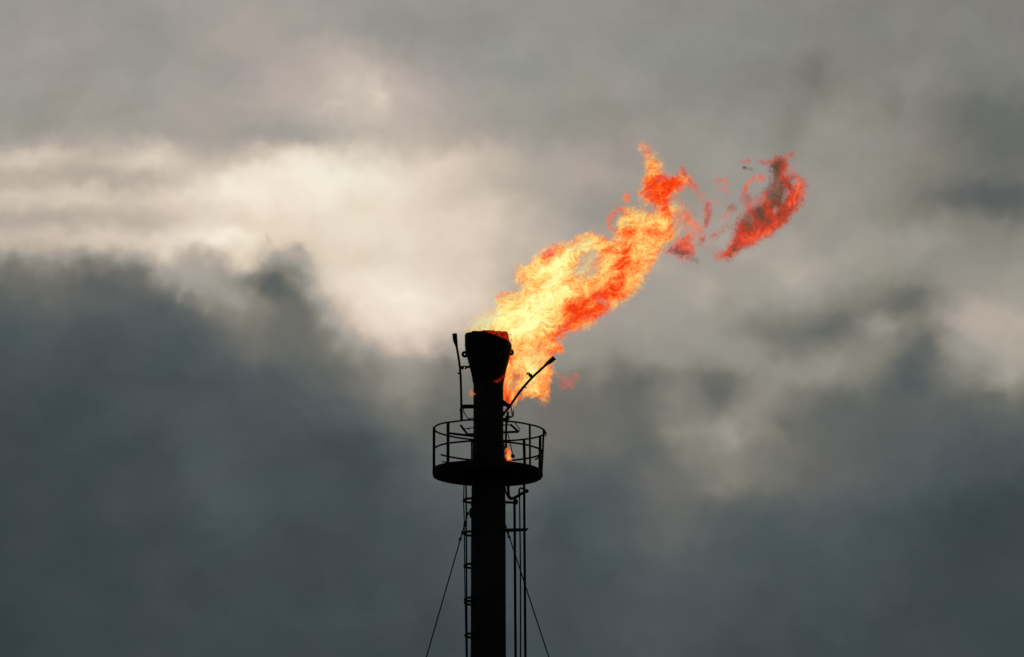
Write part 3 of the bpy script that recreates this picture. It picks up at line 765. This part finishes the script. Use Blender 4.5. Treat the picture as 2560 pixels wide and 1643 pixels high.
CLOUDS = [(215,655,30,20,0,-14),(350,668,52,22,-20,-12),(452,735,22,26,-30,22),(485,642,40,24,0,-10),(545,690,36,36,0,-8),(700,655,50,26,0,-10),(752,625,26,18,-30,-30),
 (618,668,26,20,0,16),(680,722,50,34,0,-8),(860,722,50,32,-20,8),(1000,742,90,24,-15,8),(670,603,7,16,0,-16),(560,598,60,16,0,8),(748,735,42,52,-10,-17),(775,810,40,44,-20,-9),(845,770,18,60,-25,9),(1812,1068,62,50,0,13),(1695,1080,50,32,0,9),(2535,975,40,40,0,15),(2070,905,40,26,20,7),
 (1560,930,46,66,10,-7),(1770,975,70,46,10,-7),(1880,930,50,16,30,-7),(1672,985,36,24,0,6),(1822,1090,36,34,0,8),(1790,1205,60,20,20,8),(1960,1050,30,40,0,-12),(2180,785,160,34,17,-11),(2285,900,55,85,-10,-7),(2100,1010,70,50,20,-6),(2525,890,34,44,0,8),(900,930,44,30,0,-8),(1005,960,38,44,0,8),(1125,930,40,44,0,-9),(300,650,16,18,0,8),(130,650,30,20,0,10),(30,650,20,26,0,-8),(905,880,30,40,-30,6),
 (2222,822,40,22,0,9),(2330,862,26,46,-20,-10),(2255,965,50,60,0,-7),(2532,942,24,28,0,8),(2480,985,44,16,-25,-10),(1752,718,34,48,0,8),(1990,690,50,26,20,6),
 (955,232,26,44,5,20),(822,272,42,11,20,8),(2040,185,34,50,0,-8),(2240,262,30,40,0,-8),(2480,500,80,60,10,-7),(1650,1330,50,40,0,4),(1620,1190,30,30,0,6)]
for (bx, by, rx, ry, dg, am) in CLOUDS:
    ca, sa = math.cos(math.radians(dg)), math.sin(math.radians(dg))
    dx = M('SUBTRACT', uw, bx / 100.0); dy = M('SUBTRACT', vw, by / 100.0)
    p1 = M('MULTIPLY_ADD', dx, ca * 100 / rx, M('MULTIPLY', dy, -sa * 100 / rx)); p2 = M('MULTIPLY_ADD', dx, sa * 100 / ry, M('MULTIPLY', dy, ca * 100 / ry))
    g_ = M('EXPONENT', M('MULTIPLY', M('ADD', M('MULTIPLY', p1, p1), M('MULTIPLY', p2, p2)), -1.0))
    acc = M('MULTIPLY_ADD', g_, am / 255.0, acc)
# billow detail: stronger where the cloud is mid-toned
n3 = noise(vec(M('MULTIPLY', uw, .8), vw, 1.7), 1.0, 4, .5); n4 = noise(vec(uw, vw, 9.1), 4.5, 3, .5)
lum = M('ADD', acc, M('MULTIPLY', M('MULTIPLY_ADD', n3.outputs[0], .17, -.085), M('MULTIPLY_ADD', acc, .55, .18)))
lum = M('ADD', lum, M('MULTIPLY', M('MULTIPLY_ADD', n4.outputs[0], .02, -.01), acc))
cr_ = n.new('ShaderNodeValToRGB'); e = cr_.color_ramp.elements
TON = [(56, (52, 62, 64)), (66, (63, 71, 75)), (80, (77, 85, 89)), (95, (93, 97, 96)), (110, (111, 111, 106)), (130, (133, 130, 121)), (145, (148, 145, 136)),
       (160, (165, 158, 149)), (175, (182, 171, 158)), (190, (199, 185, 170)), (210, (219, 203, 185)), (225, (232, 217, 199)), (245, (246, 234, 216))]
while len(e) < len(TON): e.new(.5)
for i, (a_, c_) in enumerate(TON): e[i].position = a_ / 255.0
for i, (a_, c_) in enumerate(TON): e[i].color = rgb(*c_)
l.new(lum, cr_.inputs[0])
# green / violet drift in the greys
n5 = noise(vec(ux, vy, 21.0), .42, 2, .4); s5 = n.new('ShaderNodeSeparateColor'); l.new(n5.outputs['Color'], s5.inputs[0])
tint = n.new('ShaderNodeCombineColor')
warm = n.new('ShaderNodeMapRange'); warm.interpolation_type = 'SMOOTHSTEP'; warm.inputs[1].default_value = 1.0; warm.inputs[2].default_value = 5.5; l.new(vy, warm.inputs[0])
wr = warm.outputs[0]
l.new(M('ADD', M('MULTIPLY_ADD', s5.outputs[0], .11, .92), M('MULTIPLY', wr, .025)), tint.inputs[0]); l.new(M('MULTIPLY_ADD', s5.outputs[1], .07, .965), tint.inputs[1])
l.new(M('ADD', M('MULTIPLY_ADD', s5.outputs[2], .10, 1.0), M('MULTIPLY', wr, -.055)), tint.inputs[2])
mx = n.new('ShaderNodeMix'); mx.data_type = 'RGBA'; mx.blend_type = 'MULTIPLY'; mx.inputs[0].default_value = 1.0
l.new(cr_.outputs[0], mx.inputs[6]); l.new(tint.outputs[0], mx.inputs[7])
# the rest of the sky: dull overcast over a low sun
SUN_EL, SUN_AZ = 14.0, -6.0
sky = n.new('ShaderNodeTexSky'); sky.sky_type = 'NISHITA'; sky.sun_disc = False
sky.sun_elevation = math.radians(SUN_EL); sky.sun_rotation = math.radians(SUN_AZ)
n6 = noise(tc.outputs['Generated'], 3.0, 8, .6)
skm = n.new('ShaderNodeMix'); skm.data_type = 'RGBA'; l.new(sky.outputs[0], skm.inputs[6]); skm.inputs[0].default_value = .7
oc = n.new('ShaderNodeValToRGB'); oc.color_ramp.elements[0].color = (.35, .42, .5, 1); oc.color_ramp.elements[1].color = (1.3, 1.25, 1.15, 1)
oc.color_ramp.elements[0].position = .35; oc.color_ramp.elements[1].position = .7
l.new(n6.outputs[0], oc.inputs[0]); l.new(oc.outputs[0], skm.inputs[7])
bg1 = n.new('ShaderNodeBackground'); bg1.inputs[1].default_value = .08; l.new(skm.outputs[2], bg1.inputs[0])
bg2 = n.new('ShaderNodeBackground'); bg2.inputs[1].default_value = 1.0; l.new(mx.outputs[2], bg2.inputs[0])
dist = M('SQRT', M('ADD', M('POWER', M('SUBTRACT', ux, 12.8), 2), M('POWER', M('SUBTRACT', vy, 8.2), 2)))
mr = n.new('ShaderNodeMapRange'); mr.interpolation_type = 'SMOOTHSTEP'; mr.inputs[1].default_value = 26; mr.inputs[2].default_value = 75; mr.inputs[3].default_value = 1; mr.inputs[4].default_value = 0
l.new(dist, mr.inputs[0])
ms = n.new('ShaderNodeMixShader'); l.new(mr.outputs[0], ms.inputs[0]); l.new(bg1.outputs[0], ms.inputs[1]); l.new(bg2.outputs[0], ms.inputs[2])
wo = n.new('ShaderNodeOutputWorld'); l.new(ms.outputs[0], wo.inputs[0])

sun = bpy.data.lights.new('sun', 'SUN'); sun.energy = .5; sun.specular_factor = .2; sun.angle = math.radians(12); sun.color = (1, .93, .82)
so = bpy.data.objects.new('sun', sun); COL.objects.link(so)
d_ = Vector((math.sin(math.radians(SUN_AZ)) * math.cos(math.radians(SUN_EL)), math.cos(math.radians(SUN_AZ)) * math.cos(math.radians(SUN_EL)), math.sin(math.radians(SUN_EL))))
so.rotation_euler = (-d_).to_track_quat('-Z', 'Y').to_euler()

# ------------------------------------------------------------------ camera
cam = bpy.data.cameras.new('camera'); co = bpy.data.objects.new('camera', cam); COL.objects.link(co)
co.location = (CX, -D, CH); co.rotation_euler = (math.pi / 2 + TH, 0, 0)
cam.sensor_width = 36; cam.lens = 36 * AX / (2560 * PX); cam.clip_start = .5; cam.clip_end = 20000
S.camera = co
S.render.engine = 'CYCLES'
S.cycles.transparent_max_bounces = 40; S.cycles.max_bounces = 4
S.cycles.use_denoising = False
S.view_settings.view_transform = 'Standard'; S.view_settings.look = 'None'; S.view_settings.exposure = 0; S.view_settings.gamma = 1
S.render.resolution_x, S.render.resolution_y = 1024, 657
